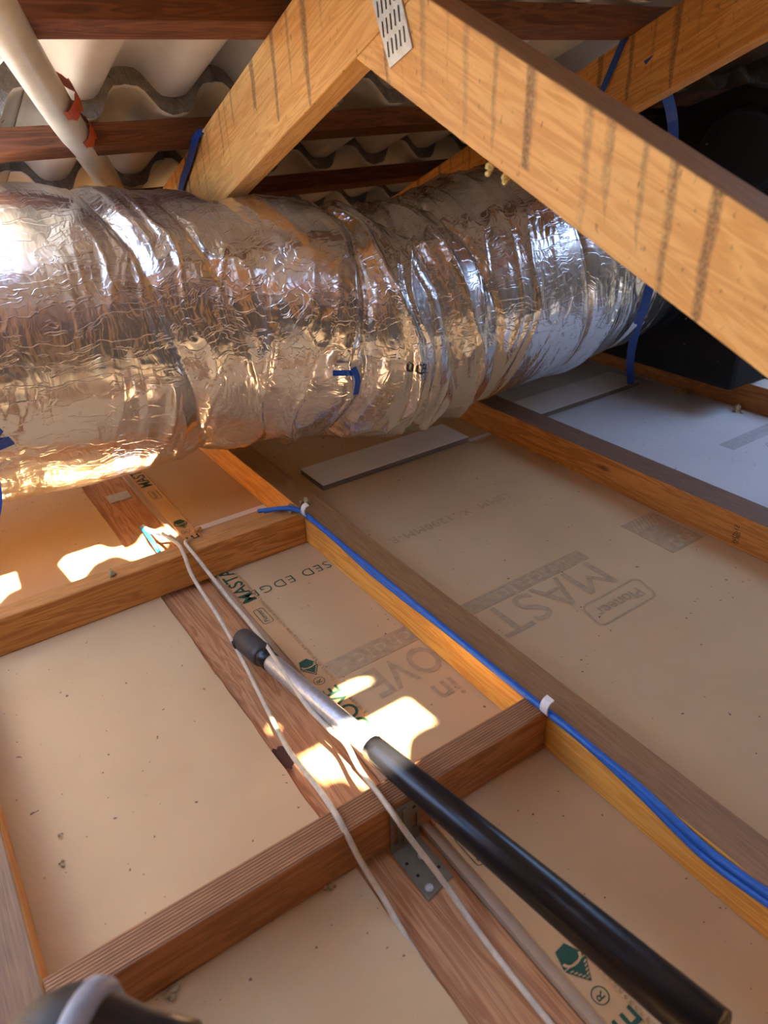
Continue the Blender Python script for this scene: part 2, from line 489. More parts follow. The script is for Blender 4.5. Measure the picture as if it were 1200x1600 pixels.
# one tile: two rolls, rough head end, local x across, y down the slope
TW, TL, TT = 0.402, 0.585, 0.052
def wave(t):
    s = math.sin(2 * math.pi * t)
    return 0.032 * math.tanh(1.7 * s) / math.tanh(1.7)
mb = MB(); NX = 32; rows = [0.0, 0.02, TL * 0.5, TL]
def tz(ix, iy):
    j = 0.0
    if iy == 0: j = 0.004 * mnoise.noise((ix * 0.9, 2.2, 0))
    return wave(ix / NX * 2 + 0.25) + j
V = []
for layer in (0, 1):
    for iy, yy in enumerate(rows):
        for ix in range(NX + 1):
            V.append((-TW/2 + TW * ix / NX, yy + (0.004 * mnoise.noise((ix * 0.7, 5, layer)) if iy == 0 else 0), tz(ix, iy) + layer * TT))
def vid(l, iy, ix): return l * len(rows) * (NX + 1) + iy * (NX + 1) + ix
Fb = []; Ft = []; Fe = []; Fo = []
for iy in range(len(rows) - 1):
    for ix in range(NX):
        Fb.append((vid(0,iy,ix), vid(0,iy+1,ix), vid(0,iy+1,ix+1), vid(0,iy,ix+1)))
        Ft.append((vid(1,iy,ix), vid(1,iy,ix+1), vid(1,iy+1,ix+1), vid(1,iy+1,ix)))
    for ix in (0, NX):
        q = (vid(0,iy,ix), vid(1,iy,ix), vid(1,iy+1,ix), vid(0,iy+1,ix)); Fo.append(q)
L_ = len(rows) - 1
for ix in range(NX):
    Fe.append((vid(0,0,ix), vid(0,0,ix+1), vid(1,0,ix+1), vid(1,0,ix)))
    Fo.append((vid(0,L_,ix), vid(1,L_,ix), vid(1,L_,ix+1), vid(0,L_,ix+1)))
mb.v = V
for fs, sm, mi in ((Fb, True, 0), (Ft, True, 0), (Fe, False, 1), (Fo, False, 1)):
    for q in fs: mb.f.append(q); mb.sm.append(sm); mb.mi.append(mi)
tile0 = mb.build('roof_tile', [M['tile'], M['tile_edge']], roof)
PITCH = 0.4; X0 = -2.63
def near(a, b): return abs(a - b) < 0.06
def missing(x, yb):
    if -1.3 < x < 0.25 and near(yb, 0.503): return True                   # course in line with the sunny patches beyond the noggin
    if -1.3 < x < -0.5 and near(yb, 0.933): return True                    # lets the sun onto the left of the duct
    if near(x, 0.17) and near(yb, -0.787): return True                    # single tile out higher up the slope
    if -1.5 < x < -0.15 and 1.3 < yb < 2.4: return True                   # unseen gap added past the left edge, lights duct and tile undersides
    if near(x, 0.17) and near(yb, 1.363): return True
    if 2.4 < x < 4.0 and -1.4 < yb < 0.6: return True                     # big unseen opening added past the right edge for blue sky light
    return False
GAP_TRIM = [(0.37, 0.503), (0.38, 1.363), (0.41, -0.787)]                                 # extra unseen tiles that narrow the gaps and shape the sun patches
first = True
tilt = math.atan2(TT + 0.004, 0.43 / math.cos(SL))
for yb in BAT_Y:
    for k in range(18):
        x = X0 + k * PITCH
        if missing(x, yb):
            for (xs_, ys_) in GAP_TRIM:
                if near(ys_, yb) and near(x, 0.17):
                    o = tile0.copy(); COL.objects.link(o); o.parent = roof
                    o.location = Vector((xs_, yb, roof_z(yb))) + up_n * (BH_ + 0.034 + 0.045) - dn * (BW_ / 2 + 0.012)
                    o.rotation_euler = (-SL + tilt * 0.62, 0, 0.01)
            continue
        if first: o = tile0; first = False
        else:
            o = tile0.copy(); COL.objects.link(o); o.parent = roof
        p = Vector((x, yb, roof_z(yb))) + up_n * (BH_ + 0.034) - dn * (BW_ / 2 + 0.012 + 0.006 * random.random())
        if near(yb, -1.217) and near(x, 0.17): p = p - dn * 0.045          # these are slid up the slope to shape the sun patches
        if near(yb, 0.933) and -0.3 < x < 0.25: p = p - dn * 0.13
        if near(yb, 0.073) and -0.7 < x < 0.25: p = p - dn * 0.05
        o.location = p + up_n * (0.0025 * (k % 2))
        o.rotation_euler = (-SL + tilt * 0.62, 0, random.uniform(-0.004, 0.004))

# ------------------------------------------------------------------ timber frame
def timber(name, mat, x0, x1, y0, y1, z0, z1, along, label, cat, group=None, bevel=0.003):
    """Sawn length along 'x' or 'y', local X is its length, origin at its base."""
    mb = MB()
    if along == 'y':
        mb.box(0, y1 - y0, -(x1 - x0), 0, 0, z1 - z0)
        o = mb.build(name, mat, None, bevel, (x0, y0, z0), (0, 0, math.pi / 2))
    else:
        mb.box(0, x1 - x0, 0, y1 - y0, 0, z1 - z0)
        o = mb.build(name, mat, None, bevel, (x0, y0, z0))
    return tag(o, label, cat, group)

GJ = 'ceiling joists'
timber('ceiling_joist', M['pine_joist_brown'], -0.165, -0.092, -1.1, 3.7, 0.0005, TOPZ, 'y', 'pine ceiling joist at the left edge with dark brown top', 'joist', GJ)
joist1 = timber('ceiling_joist', M['pine_joist'], 0.7105, 0.778, -1.1, 3.7, 0.0005, TOPZ, 'y', 'pine ceiling joist with the blue cables clipped along its side', 'joist', GJ)
joist2 = timber('ceiling_joist', M['pine_joist_grey'], 1.535, 1.622, -1.1, 3.7, 0.0005, TOPZ, 'y', 'pine ceiling joist with grey top and stamped MGP15 on its side', 'joist', GJ)
timber('ceiling_joist', M['pine_joist_white'], 2.345, 2.43, -1.1, 3.7, 0.0005, TOPZ + 0.004, 'y', 'pine ceiling joist furthest right with white fluffy dust on top', 'joist', GJ)
timber('noggin', M['pine_noggin'], -0.0915, 0.71, 1.44, 1.487, 0.001, TOPZ, 'x', 'smooth pine noggin closer to the silver duct', 'noggin', 'noggins')
timber('noggin', M['pine_reeded'], -0.0915, 0.71, 0.60, 0.646, 0.001, TOPZ, 'x', 'pine noggin with fine reeded top under the black pole', 'noggin', 'noggins')
plank = timber('ceiling_plank', M['plank'], 0.29, 0.4465, -1.1, 3.7, -0.045, -0.0145, 'y', 'flat reddish pine plank in the gap between the plasterboard sheets', 'plank')

def sloped(name, mat, poly, x0, x1, ang, org, label, cat, group=None):
    """prism of a (y,z) outline; local X runs along the slope, local Z is 0 at the top edge."""
    c, s = math.cos(ang), math.sin(ang)
    loc = []
    for (y, z) in poly:
        dy, dz = y - org[0], z - org[1]
        loc.append((dy * c + dz * s, -dy * s + dz * c))
    mb = MB(); mb.prism([(p[0], p[1]) for p in loc], 1, 0.0, -(x1 - x0))
    o = mb.build(name, mat, None, 0.0025)
    # local (X along, Y = -world x offset, Z up) -> world
    ex = Vector((0, c, s)); ez = Vector((0, -s, c)); ey = ez.cross(ex)
    mtx = Matrix((ex, ey, ez)).transposed().to_4x4()
    mtx.translation = Vector((x0, org[0], org[1]))
    o.matrix_world = mtx
    return tag(o, label, cat, group)

UND = 0.168
def rafter(x0, y0, y1, label, mat='pine_rafter'):
    poly = [(y0, roof_z(y0)), (y1, roof_z(y1)), (y1, roof_z(y1) - UND), (y0, roof_z(y0) - UND)]
    return sloped('rafter', M[mat], poly, x0, x0 + 0.052, -SL, (0.0, roof_z(0.0)), label, 'rafter', 'rafters')
rafter(0.700, -2.25, 3.45, 'drip-stained pine rafter running down behind the silver duct beside the white pipe', 'pine_truss')
rafter(1.655, -2.25, 3.45, 'orange pine rafter at top right behind the big diagonal brace')
rafter(-0.122, -2.25, 3.45, 'pine rafter above the left joist, out past the left edge')
# web brace: cut against the rafter's underside at the top, runs down towards the viewer
WA = math.atan(0.418)
def wt_(y): return 0.969 + 0.4225 * (y - 0.6)
def wl_(y): return 0.838 + 0.4155 * (y - 0.6)
und = lambda y: roof_z(y) - UND
def meet(fn):
    a, b_ = 0.2, 1.4
    for _ in range(50):
        c = (a + b_) / 2
        if fn(c) < und(c): a = c
        else: b_ = c
    return a
yt, yl = meet(wt_), meet(wl_)
poly = [(-1.25, wl_(-1.25)), (-1.25, wt_(-1.25)), (yt, wt_(yt)), (yl, wl_(yl))]
brace = sloped('truss_web', M['pine_truss'], poly, 0.700, 0.752, math.atan(0.419), (0.6, 0.969), 'big diagonal pine brace with dark drip stains crossing in front of the duct', 'brace')

sloped('truss_web', M['pine_truss'], poly, -0.122, -0.070, math.atan(0.419), (0.6, 0.969), 'pine brace of the truss just left of the camera, out of frame', 'brace')

# ------------------------------------------------------------------ text printed on things
def text_mesh(name, body, mat, parent, mtx, size, bold=0.0, z=0.0, spacing=1.0, xs=1.0):
    cu = bpy.data.curves.new(name, 'FONT'); cu.body = body; cu.size = size; cu.offset = bold
    cu.space_character = spacing; cu.align_x = 'LEFT'; cu.resolution_u = 3
    t = bpy.data.objects.new(name, cu); COL.objects.link(t)
    dg = bpy.context.evaluated_depsgraph_get()
    me = bpy.data.meshes.new_from_object(t.evaluated_get(dg))
    bpy.data.objects.remove(t); bpy.data.curves.remove(cu)
    me.materials.clear(); me.materials.append(mat)
    me.transform(Matrix.Diagonal((xs, 1, 1, 1)))
    o = bpy.data.objects.new(name, me); COL.objects.link(o)
    me.transform(mtx)
    o.parent = parent
    return o

def flat(x, y, ang, z=0.0011):
    return Matrix.Translation((x, y, z)) @ Matrix.Rotation(ang, 4, 'Z')

def rrect(cx, cy, hw, hh, r, ang, z, wdt, skew=0.0):
    """outline of a rounded label as flat ring (list of quads)"""
    mb = MB(); out = []
    for k, (sx, sy) in enumerate(((1, 1), (-1, 1), (-1, -1), (1, -1))):
        for a in range(6):
            t = math.pi / 2 * k + math.pi / 2 * a / 5
            out.append((sx * (hw - r), sy * (hh - r), math.cos(t), math.sin(t)))
    V = []
    for (x, y, c, s) in out:
        for rr in (r, r - wdt):
            px, py = x + c * rr, y + s * rr
            px += skew * py
            V.append((cx + px * math.cos(ang) - py * math.sin(ang), cy + px * math.sin(ang) + py * math.cos(ang), z))
    n = len(out)
    mb.add(V, [(2*i, 2*((i+1) % n), 2*((i+1) % n)+1, 2*i+1) for i in range(n)])
    return mb

PI = math.pi
# large stamp on the sheet right of the cable joist (reads upside down from here)
text_mesh('print_lettering', 'MASTA', M['print_dim'], sh_mid, flat(1.215, 0.95, PI), 0.142, 0.0, xs=1.0)
mb = MB(); mb.box(0.79, 1.224, 0.957, 1.0, 0.0002, 0.0008); mb.build('print_band', M['print_dim'], sh_mid)
text_mesh('print_lettering', 'The crafts', M['print_light'], sh_mid, flat(1.205, 0.99, PI, 0.0014), 0.05, 0.0, spacing=1.3)
rrect(1.145, 0.80, 0.095, 0.038, 0.02, PI, 0.0011, 0.005, skew=0.25).build('print_outline', M['print_dim'], sh_mid)
text_mesh('print_lettering', 'Pioneer', M['print_dim'], sh_mid, flat(1.215, 0.812, PI), 0.045, 0.0008)
text_mesh('print_lettering', '10MM  X  1200MM-R', M['print_dim'], sh_mid, flat(1.292, 1.325, PI), 0.042, 0.0, spacing=1.12)
mb = MB(); mb.box(1.40, 1.522, 0.85, 1.01, 0.0002, 0.0008); mb.build('print_block', M['print_dim'], sh_mid)
text_mesh('print_lettering', '800', M['print_light'], sh_mid, flat(1.515, 0.895, PI, 0.0014), 0.055, 0.001)
mb = MB()
for i in range(7):
    x = 1.405 + i * 0.013
    mb.add([(x, 0.96, 0.0014), (x + 0.005, 0.96, 0.0014), (x + 0.03, 1.005, 0.0014), (x + 0.025, 1.005, 0.0014)], [(0, 1, 2, 3)])
mb.build('print_hatching', M['print_light'], sh_mid)
# same stamp continuing left of the cable joist
mb = MB(); mb.box(0.512, 0.709, 0.962, 1.016, 0.0002, 0.0008); mb.build('print_band', M['print_dim'], sh_mid)
text_mesh('print_lettering', 'choic', M['print_light'], sh_mid, flat(0.708, 1.003, PI, 0.0014), 0.052, 0.0, spacing=1.25)
text_mesh('print_lettering', 'OVE', M['print_dim'], sh_mid, flat(0.715, 0.945, PI), 0.115, 0.001, xs=0.75)
text_mesh('print_lettering', 'in', M['print_dim'], sh_mid, flat(0.695, 0.835, PI), 0.08, 0.001)
text_mesh('print_lettering', 'SED EDGE', M['print_green'], sh_mid, flat(0.708, 1.335, PI), 0.043, -0.0006, spacing=1.15)
# far bay: faint stamp
mb = MB(); mb.box(2.03, 2.30, 1.10, 1.15, 0.0002, 0.0008); mb.build('print_band', M['print_grey'], sh_far)
rrect(2.22, 1.03, 0.095, 0.038, 0.02, PI, 0.0011, 0.005, skew=0.25).build('print_outline', M['print_grey'], sh_far)
# repeated green print along the edge strip
for n in range(-1, 4):
    y = 0.498 + 0.706 * n
    rrect(0.482, y + 0.027, 0.030, 0.0125, 0.006, PI / 2, 0.0016, 0.0014).build('print_outline', M['print_green'], strip)
    text_mesh('print_lettering', 'Pioneer', M['print_green'], strip, flat(0.4865, y + 0.003, PI / 2, 0.0016), 0.0165)
    text_mesh('print_lettering', 'MASTAGROOVE', M['print_green'], strip, flat(0.4985, y + 0.09, PI / 2, 0.0016), 0.048, 0.0006, xs=1.04)
    text_mesh('print_lettering', "The craftsman's choice", M['print_red'], strip, flat(0.4655, y + 0.09, PI / 2, 0.0016), 0.009, xs=1.2)
    text_mesh('print_lettering', 'R', M['print_green'], strip, flat(0.483, y + 0.474, PI / 2, 0.0016), 0.017)
    rrect(0.478, y + 0.480, 0.0115, 0.0115, 0.0112, 0, 0.0016, 0.0013).build('print_outline', M['print_green'], strip)
    c = Vector((0.4825, y + 0.527, 0.0016))
    mb = MB(); u = 0.0195
    mb.add([c + Vector((-u, -0.002, 0)), c + Vector((0, -u * 1.5, 0)), c + Vector((u, -0.002, 0))], [(0, 1, 2)])
    mb.add([c + Vector((-u, 0, 0)), c + Vector((u, 0, 0)), c + Vector((u * 0.35, u * 1.3, 0)), c + Vector((-u * 0.6, u * 1.2, 0))], [(0, 1, 2, 3)])
    lg = mb.build('print_emblem', M['print_green'], strip)
    mb = MB(); V = []
    for i in range(13):
        a = PI + PI * i / 12
        for rr in (0.012, 0.0165):
            V.append((c.x + rr * math.cos(a), c.y + 0.006 + rr * 0.62 * math.sin(a), 0.0021))
    mb.add(V, [(2*i, 2*i+1, 2*i+3, 2*i+2) for i in range(12)])
    for sgn in (-1, 1):
        for i in range(5):
            q = c + Vector((sgn * (0.0145 - 0.0028 * i), -0.0055 - 0.0042 * i, 0.0005))
            mb.add([q, q + Vector((-sgn * 0.005, -0.0012, 0)), q + Vector((-sgn * 0.005, -0.003, 0)), q + Vector((0, -0.0018, 0))], [(0, 1, 2, 3)])
    mb.build('print_emblem_detail', M['paper_gold'], strip)
# grade stamp on the second joist (runs up its side)
def joist2_text(body, y, z, size):
    mt = Matrix(((0, 0, -1, 1.5343), (0, -1, 0, y), (1, 0, 0, z), (0, 0, 0, 1)))
    o = text_mesh('grade_stamp', body, M['print_black'], None, mt, size)
    wm = Matrix.Translation((1.535, -1.1, 0.0005)) @ Matrix.Rotation(math.pi / 2, 4, 'Z')
    o.data.transform(wm.inverted()); o.parent = joist2
joist2_text('MGP15', 0.787, 0.012, 0.017)
joist2_text('00 0000', 0.775, 0.014, 0.010)

# ------------------------------------------------------------------ silver flexible duct
PROF = np.array([
 (-0.75, 1.97, .500, .345), (-0.35, 1.955, .505, .352), (-0.1, 1.945, .507, .356), (0.1, 1.925, .507, .357), (0.3, 1.875, .502, .352), (0.5, 1.81, .500, .328),
 (0.65, 1.71, .519, .307), (0.75, 1.60, .528, .288), (0.85, 1.535, .515, .274), (0.95, 1.53, .490, .269),
 (1.05, 1.555, .477, .272), (1.2, 1.577, .488, .288), (1.3, 1.576, .506, .297), (1.4, 1.574, .520, .300), (1.55, 1.570, .530, .300),
 (1.7, 1.585, .530, .297), (1.85, 1.62, .520, .295), (2.0, 1.66, .510, .292), (2.12, 1.70, .505, .290)])
NU, NV = 760, 560
xs = np.linspace(-0.75, 2.09, NU); th = np.linspace(0, 2 * np.pi, NV, endpoint=False)
def sm(col):
    y = np.interp(xs, PROF[:, 0], PROF[:, col]); k = np.hanning(35); k /= k.sum()
    return np.convolve(np.pad(y, 17, mode='edge'), k, mode='valid')
CY, CZ, CR = sm(1), sm(2), sm(3)
X, T = np.meshgrid(xs, th, indexing='ij')
def vnoise(u, v, pv, seed):
    """smooth value noise, periodic in v with integer period pv"""
    r = np.random.default_rng(seed); tab = r.random((256, pv)) * 2 - 1
    iu = np.floor(u).astype(int); iv = np.floor(v).astype(int)
    fu = u - iu; fv = v - iv; fu = fu * fu * (3 - 2 * fu); fv = fv * fv * (3 - 2 * fv)
    g = lambda a, b: tab[a % 256, b % pv]
    return (g(iu, iv) * (1 - fu) + g(iu + 1, iv) * fu) * (1 - fv) + (g(iu, iv + 1) * (1 - fu) + g(iu + 1, iv + 1) * fu) * fv
tau = 2 * np.pi
def tn(p): return T / tau * p
warp = 0.06 * vnoise(X * 3, tn(5), 5, 1) + 0.02 * vnoise(X * 9, tn(14), 14, 2)
XW = X + warp
rid = lambda n: 1 - np.abs(n) * 2
# long circumferential folds, stronger where the tube is squeezed
sq = np.exp(-((X - 0.98) / 0.28) ** 2) + 0.8 * np.exp(-((X - 0.47) / 0.09) ** 2) + 0.55 * np.exp(-((X - 1.35) / 0.3) ** 2) + 0.35
f1 = np.clip(rid(vnoise(XW * 13, tn(4), 4, 3)), 0, 1) ** 3
f2 = np.clip(rid(vnoise(XW * 26 + 0.8 * T, tn(7), 7, 4)), 0, 1) ** 3
f3 = np.clip(rid(vnoise(XW * 52 - 0.5 * T, tn(22), 22, 6)), 0, 1) ** 2
f4 = np.clip(rid(vnoise(X * 24, tn(70), 70, 8)), 0, 1) ** 3
amp = np.clip(vnoise(X * 4, tn(6), 6, 9) * 0.8 + 0.5, 0.1, 1.2)
dr = sq * amp * (0.013 * f1 + 0.006 * f2) + 0.0011 * f3 * amp * sq + 0.0006 * f4
# named folds: (x at the front, twist, depth, width)
front = np.pi                     # theta pointing at the viewer (-Y)
for (x0, tw, dep, w) in ((0.49, 0.050, -0.022, 0.030), (0.83, -0.03, -0.030, 0.018), (0.92, 0.03, 0.016, 0.012), (1.07, 0.05, -0.032, 0.016),
                         (1.13, 0.05, 0.018, 0.012), (1.00, 0.02, -0.015, 0.010), (1.20, 0.04, -0.020, 0.012), (1.50, 0.03, -0.010, 0.012),
                         (0.04, 0.0, -0.028, 0.020), (0.62, 0.05, -0.008, 0.01), (1.62, -0.02, 0.010, 0.01), (1.78, 0.03, -0.012, 0.012)):
    dd = X - (x0 + tw * (T - front) + 0.012 * vnoise(T * 3 / 1.0, X * 0 + 0.5, 3, int(x0 * 100) + 20))
    dr = dr + dep * np.exp(-np.abs(dd) / w)
# the tie at the left gathers the foil into short radial puckers
g = np.exp(-((X - 0.04) / 0.08) ** 2)
dr = dr + g * 0.010 * np.abs(np.sin(T * 17 + 2 * vnoise(X * 5, tn(9), 9, 31)))
dr = dr + 0.010 * vnoise(X * 4.5, tn(4), 4, 40)
RR = CR[:, None] + dr
Yd = CY[:, None] + RR * np.cos(T); Zd = CZ[:, None] + RR * np.sin(T)
Xd = X + 0.004 * vnoise(X * 20, tn(18), 18, 50)
for xr in (-0.096, 0.726, 1.681):  # pressed in under each rafter
    wgt = np.clip(1.6 - np.abs(X - xr) / 0.06, 0, 1); wgt = wgt * wgt * (3 - 2 * wgt)
    lim = 1.68 - 0.429 * Yd - UND - 0.012
    Zd = Zd - wgt * np.clip(Zd - lim, 0, 1)
lim = 1.68 - 0.429 * Yd - 0.03
Zd = np.minimum(Zd, lim)
endw = np.clip((xs - 2.04) / 0.06, 0, 1)[:, None] ** 2
Yd = Yd + (CY[:, None] - Yd) * endw * 0.16; Zd = Zd + (CZ[:, None] - Zd) * endw * 0.16
verts = np.stack([Xd, Yd, Zd], -1).reshape(-1, 3)
iu, iv = np.meshgrid(np.arange(NU - 1), np.arange(NV), indexing='ij')
a = (iu * NV + iv).ravel(); b_ = (iu * NV + (iv + 1) % NV).ravel(); c_ = ((iu + 1) * NV + (iv + 1) % NV).ravel(); d_ = ((iu + 1) * NV + iv).ravel()
quads = np.stack([a, b_, c_, d_], 1)
duct = thing('insulated_duct', 'fat silver foil flexible duct slung across the roof space', 'duct')
me = bpy.data.meshes.new('foil_sleeve')
me.vertices.add(len(verts)); me.vertices.foreach_set('co', verts.ravel().astype(np.float32))
me.loops.add(quads.size); me.loops.foreach_set('vertex_index', quads.ravel().astype(np.int32))
me.polygons.add(len(quads)); me.polygons.foreach_set('loop_start', np.arange(0, quads.size, 4, dtype=np.int32))
me.polygons.foreach_set('loop_total', np.full(len(quads), 4, dtype=np.int32))
me.polygons.foreach_set('use_smooth', np.ones(len(quads), bool))
me.update(calc_edges=True); me.validate()
bm = bmesh.new(); bm.from_mesh(me); bmesh.ops.recalc_face_normals(bm, faces=bm.faces); bm.to_mesh(me); bm.free()
me.materials.append(M['foil'])
sleeve = bpy.data.objects.new('foil_sleeve', me); COL.objects.link(sleeve); sleeve.parent = duct
VG = verts.reshape(NU, NV, 3)
def on_duct(x, t, off=0.004):
    i = int(np.clip(round((x + 0.75) / 2.85 * (NU - 1)), 0, NU - 1)); j = int(round(t / tau * NV)) % NV
    p = Vector(VG[i, j]); c = Vector((p.x, CY[i], CZ[i]))
    return p + (p - c).normalized() * off
# faded print along the sleeve
tm = text_mesh('print_lettering', '-   900', M['print_faint'], None, Matrix.Identity(4), 0.030, 0.0, spacing=1.2)
for v in tm.data.vertices:
    s_ = v.co.y; xx = 0.86 + (0.14 - v.co.x)
    v.co = on_duct(xx, front + 0.06 + s_ / 0.27, 0.003)
tm.parent = duct; tm['kind'] = 'stuff'
# blue tie gathering the left end
def band(x0, w, t0, t1, n, off, tilt=0.0):
    V = []
    for i in range(n + 1):
        t = t0 + (t1 - t0) * i / n
        for s in (-0.5, 0.5):
            V.append(on_duct(x0 + s * w + tilt * (t - front), t, off))
    mb = MB(); mb.add(V, [(2*i, 2*i+1, 2*i+3, 2*i+2) for i in range(n)])
    return mb
# ------------------------------------------------------------------ straps
def strap(name, pts, wdir, w, label, group='blue hanging straps'):
    mb = MB(); mb.ribbon(spline(pts, 6), wdir, w, 0.0022)
    return tag(mb.build(name, M['strap_blue']), label, 'strap', group)
o = band(0.045, 0.030, 0, tau, 120, 0.010).build('tie_strap', M['strap_blue'], duct)
o['label'] = 'blue tie strap'
e0 = on_duct(0.05, front + 0.30, 0.012)
for k, (dx, dy, dz, w) in enumerate(((0.085, -0.02, 0.005, 0.02), (0.07, -0.025, 0.035, 0.014))):
    mb = MB(); mb.ribbon(spline([e0, e0 + Vector((dx * .5, dy * 1.3, dz * .3)), e0 + Vector((dx, dy, dz))], 5), (0, 0, 1), w, 0.002)
    mb.build('strap_end', M['strap_blue'], o)
# over rafter beside the pipe
p1, p2 = pt(309, 212, x=0.694), pt(284, 288, x=0.694)
strap('hanging_strap', [Vector((0.757, p1.y + 0.03, p1.z + 0.02)), Vector((0.725, p1.y - 0.01, roof_z(p1.y - .01) + 0.004)), Vector((0.693, p1.y, p1.z + 0.0)), (p1 + p2) / 2, p2, p2 + (p2 - p1) * 0.35 + Vector((0, 0, -0.02))],
      [Vector((0, 1, 0.2))] * 31, 0.024, 'blue strap round the drip-stained rafter above the silver duct')
# over second rafter: thin turn and the wide hanging length
q1, q2 = pt(975, 62, x=1.649), pt(945, 132, x=1.649)
strap('hanging_strap', [Vector((1.66, q1.y, roof_z(q1.y) + 0.003)), q1, (q1 + q2) / 2, q2, q2 + (q2 - q1) * 0.6], [Vector((0, 1, 0.3))] * 25, 0.017, 'thin dark blue strap round the top right rafter')
s0 = pt(1035, 128, x=1.712)
strap('hanging_strap', [s0 + Vector((-.06, 0, .05)), s0, pt(1052, 205, x=1.78), pt(1040, 330, y=1.25), pt(1012, 460, y=1.285), pt(993, 518, y=1.39), pt(985, 562, y=1.53), pt(986, 600, z=0.0215)],
      [Vector((0.82, -0.57, 0))] * 43, 0.026, 'blue strap hanging from the rafter down to the white board offcut')
# tail low at the left edge
strap('hanging_strap', [pt(-20, 700, y=1.58), pt(-10, 745, y=1.56), pt(-6, 785, y=1.54), pt(-14, 830, y=1.53)], [Vector((1, -0.2, 0))] * 19, 0.022, 'blue strap tail hanging below the duct at the left edge')
# small torn piece of strap stuck in the fold
bb = on_duct(0.79, front + 0.16, 0.010)
mb = MB()
mb.ribbon(spline([bb + Vector((-0.05, 0.002, 0.010)), bb + Vector((-0.02, -0.006, 0.006)), bb], 5), (0, 0.6, 1), 0.012, 0.002)
mb.ribbon(spline([bb + Vector((-0.004, -0.006, 0.014)), bb + Vector((0.0, -0.014, -0.012)), bb + Vector((-0.004, -0.010, -0.045))], 5), (1, 0, 0.2), 0.014, 0.002)
tag(mb.build('strap_scrap', M['strap_blue']), 'scrap of blue strap poking out of a fold in the middle of the duct', 'strap')

# ------------------------------------------------------------------ black plenum at the duct's right end
plen = thing('black_plenum', 'black felt-covered plenum at the far right where the duct ends', 'plenum', loc=(2.13, 1.3, 0.0))
pl = [(1.25, 0.1), (2.7, 0.1), (2.7, 0.45), (1.80, 0.855), (1.40, 0.985), (1.25, 0.96)]
mb = MB(); mb.prism([(p[0] - 1.3, p[1] + 0.0005) for p in pl], 0, 0.07, 1.45)
mb.build('plenum_box', M['black_felt'], plen, bevel=0.02)
mb = MB(); cy, cz = 1.70 - 1.3, 0.505
mb.lathe((0.075, cy, cz), (-1, 0, 0), [(0.0, 0.30), (0.04, 0.30), (0.045, 0.285), (0.05, 0.272), (0.10, 0.266)], 48)
mb.build('collar', M['black_plastic'], plen)
mb = MB()
mb.lathe((0.062, 0.06, 0.80), (-1, -0.35, 0.1), [(-0.05, 0.11), (0.0, 0.115), (0.012, 0.125), (0.02, 0.115), (0.03, 0.105), (0.042, 0.112), (0.05, 0.1), (0.052, 0.0)], 40)
mb.build('spigot', M['black_felt'], plen)

# rumpled black membrane past the last joist, spread on out of view to absorb sun
mb = MB(); n1, n2 = 60, 90; V = []
for i in range(n1):
    for j in range(n2):
        x = 2.436 + 1.72 * i / (n1 - 1); y = -1.1 + 4.7 * j / (n2 - 1)
        V.append((x, y, 0.006 + 0.03 * abs(mnoise.noise((x * 3, y * 3, 0))) + 0.012 * mnoise.noise((x * 11, y * 11, 4)) ** 2))
mb.add(V, [(i*n2+j, i*n2+j+1, (i+1)*n2+j+1, (i+1)*n2+j) for i in range(n1-1) for j in range(n2-1)], True)
tag(mb.build('black_membrane', M['black_felt']), 'rumpled black membrane with pale flecks lying beyond the far right joist', 'membrane')

# ------------------------------------------------------------------ white boards lying on the sheets
def board(x0, x1, y0, y1, label, rz=0.0):
    t = thing('plasterboard_offcut', label, 'board', 'plasterboard offcuts', loc=(x0, y0, 0.0005))
    mb = MB(); mb.box(0.0008, x1 - x0 - 0.0008, 0.0008, y1 - y0 - 0.0008, 0.0, 0.0165); mb.build('gypsum_core', M['board_core'], t)
    mb = MB(); mb.box(0, x1 - x0, 0, y1 - y0, 0.0165, 0.0185); mb.build('face_paper', M['board_white'], t)
    return t
board(0.885, 1.43, 1.655, 1.79, 'whitish plasterboard offcut lying in the dim bay beside the cable joist')
board(1.70, 2.262, 1.645, 1.785, 'white plasterboard offcut in the bluish bay with the strap on its end')
mb = MB(); V = []
for i in range(9):
    t = i / 8
    for s in (0, 1):
        V.append((1.43 + 0.09 * t, 1.62 + 0.030 * s * (1 - t * .7), 0.0012 + 0.01 * math.sin(t * 3.0) * (1 - s * .5)))
mb.add(V, [(2*i, 2*i+1, 2*i+3, 2*i+2) for i in range(8)])
tag(mb.build('paper_scrap', M['paper']), 'torn scrap of paper beside the offcut in the dim bay', 'paper')

# ------------------------------------------------------------------ blue cables along joist, clips
def cab(name, pts, r, mat, label, cat='cable', group=None, seg=8, sub=8):
    mb = MB(); mb.tube(spline(pts, sub), r, seg)
    return tag(mb.build(name, M[mat]), label, cat, group)
path = [(480, 797), (530, 848), (575, 888), (625, 928), (700, 986), (780, 1046), (855, 1106), (920, 1166), (1000, 1240), (1100, 1335), (1210, 1418)]
for k, (off, xx, r, lab) in enumerate(((0.0, 0.7035, 0.0064, 'thicker blue data cable, lower of the pair clipped along the joist'), (0.0135, 0.7040, 0.0058, 'blue data cable, upper of the pair clipped along the joist'))):
    P3 = []
    for i, (px, py) in enumerate(path):
        p = pt(px, py, x=xx)
        w = 0.0025 * math.sin(i * 1.9 + k * 2)
        P3.append((p.x - (0.001 if 0 < i < 6 else 0), p.y, min(p.z + off + w, TOPZ + 0.004)))
    s = pt(478, 797, x=xx)
    lead = [Vector((0.63 - k * 0.012, 1.50 + 0.01 * k, TOPZ + 0.004 - 0.02 * (1 - k) * 0)), Vector((0.66, 1.475, TOPZ + 0.012)), Vector((0.69, 1.45 - .004 * k, TOPZ + 0.012))]
    cab('data_cable', lead + P3, r, 'cable_blue', lab, group='blue data cables')
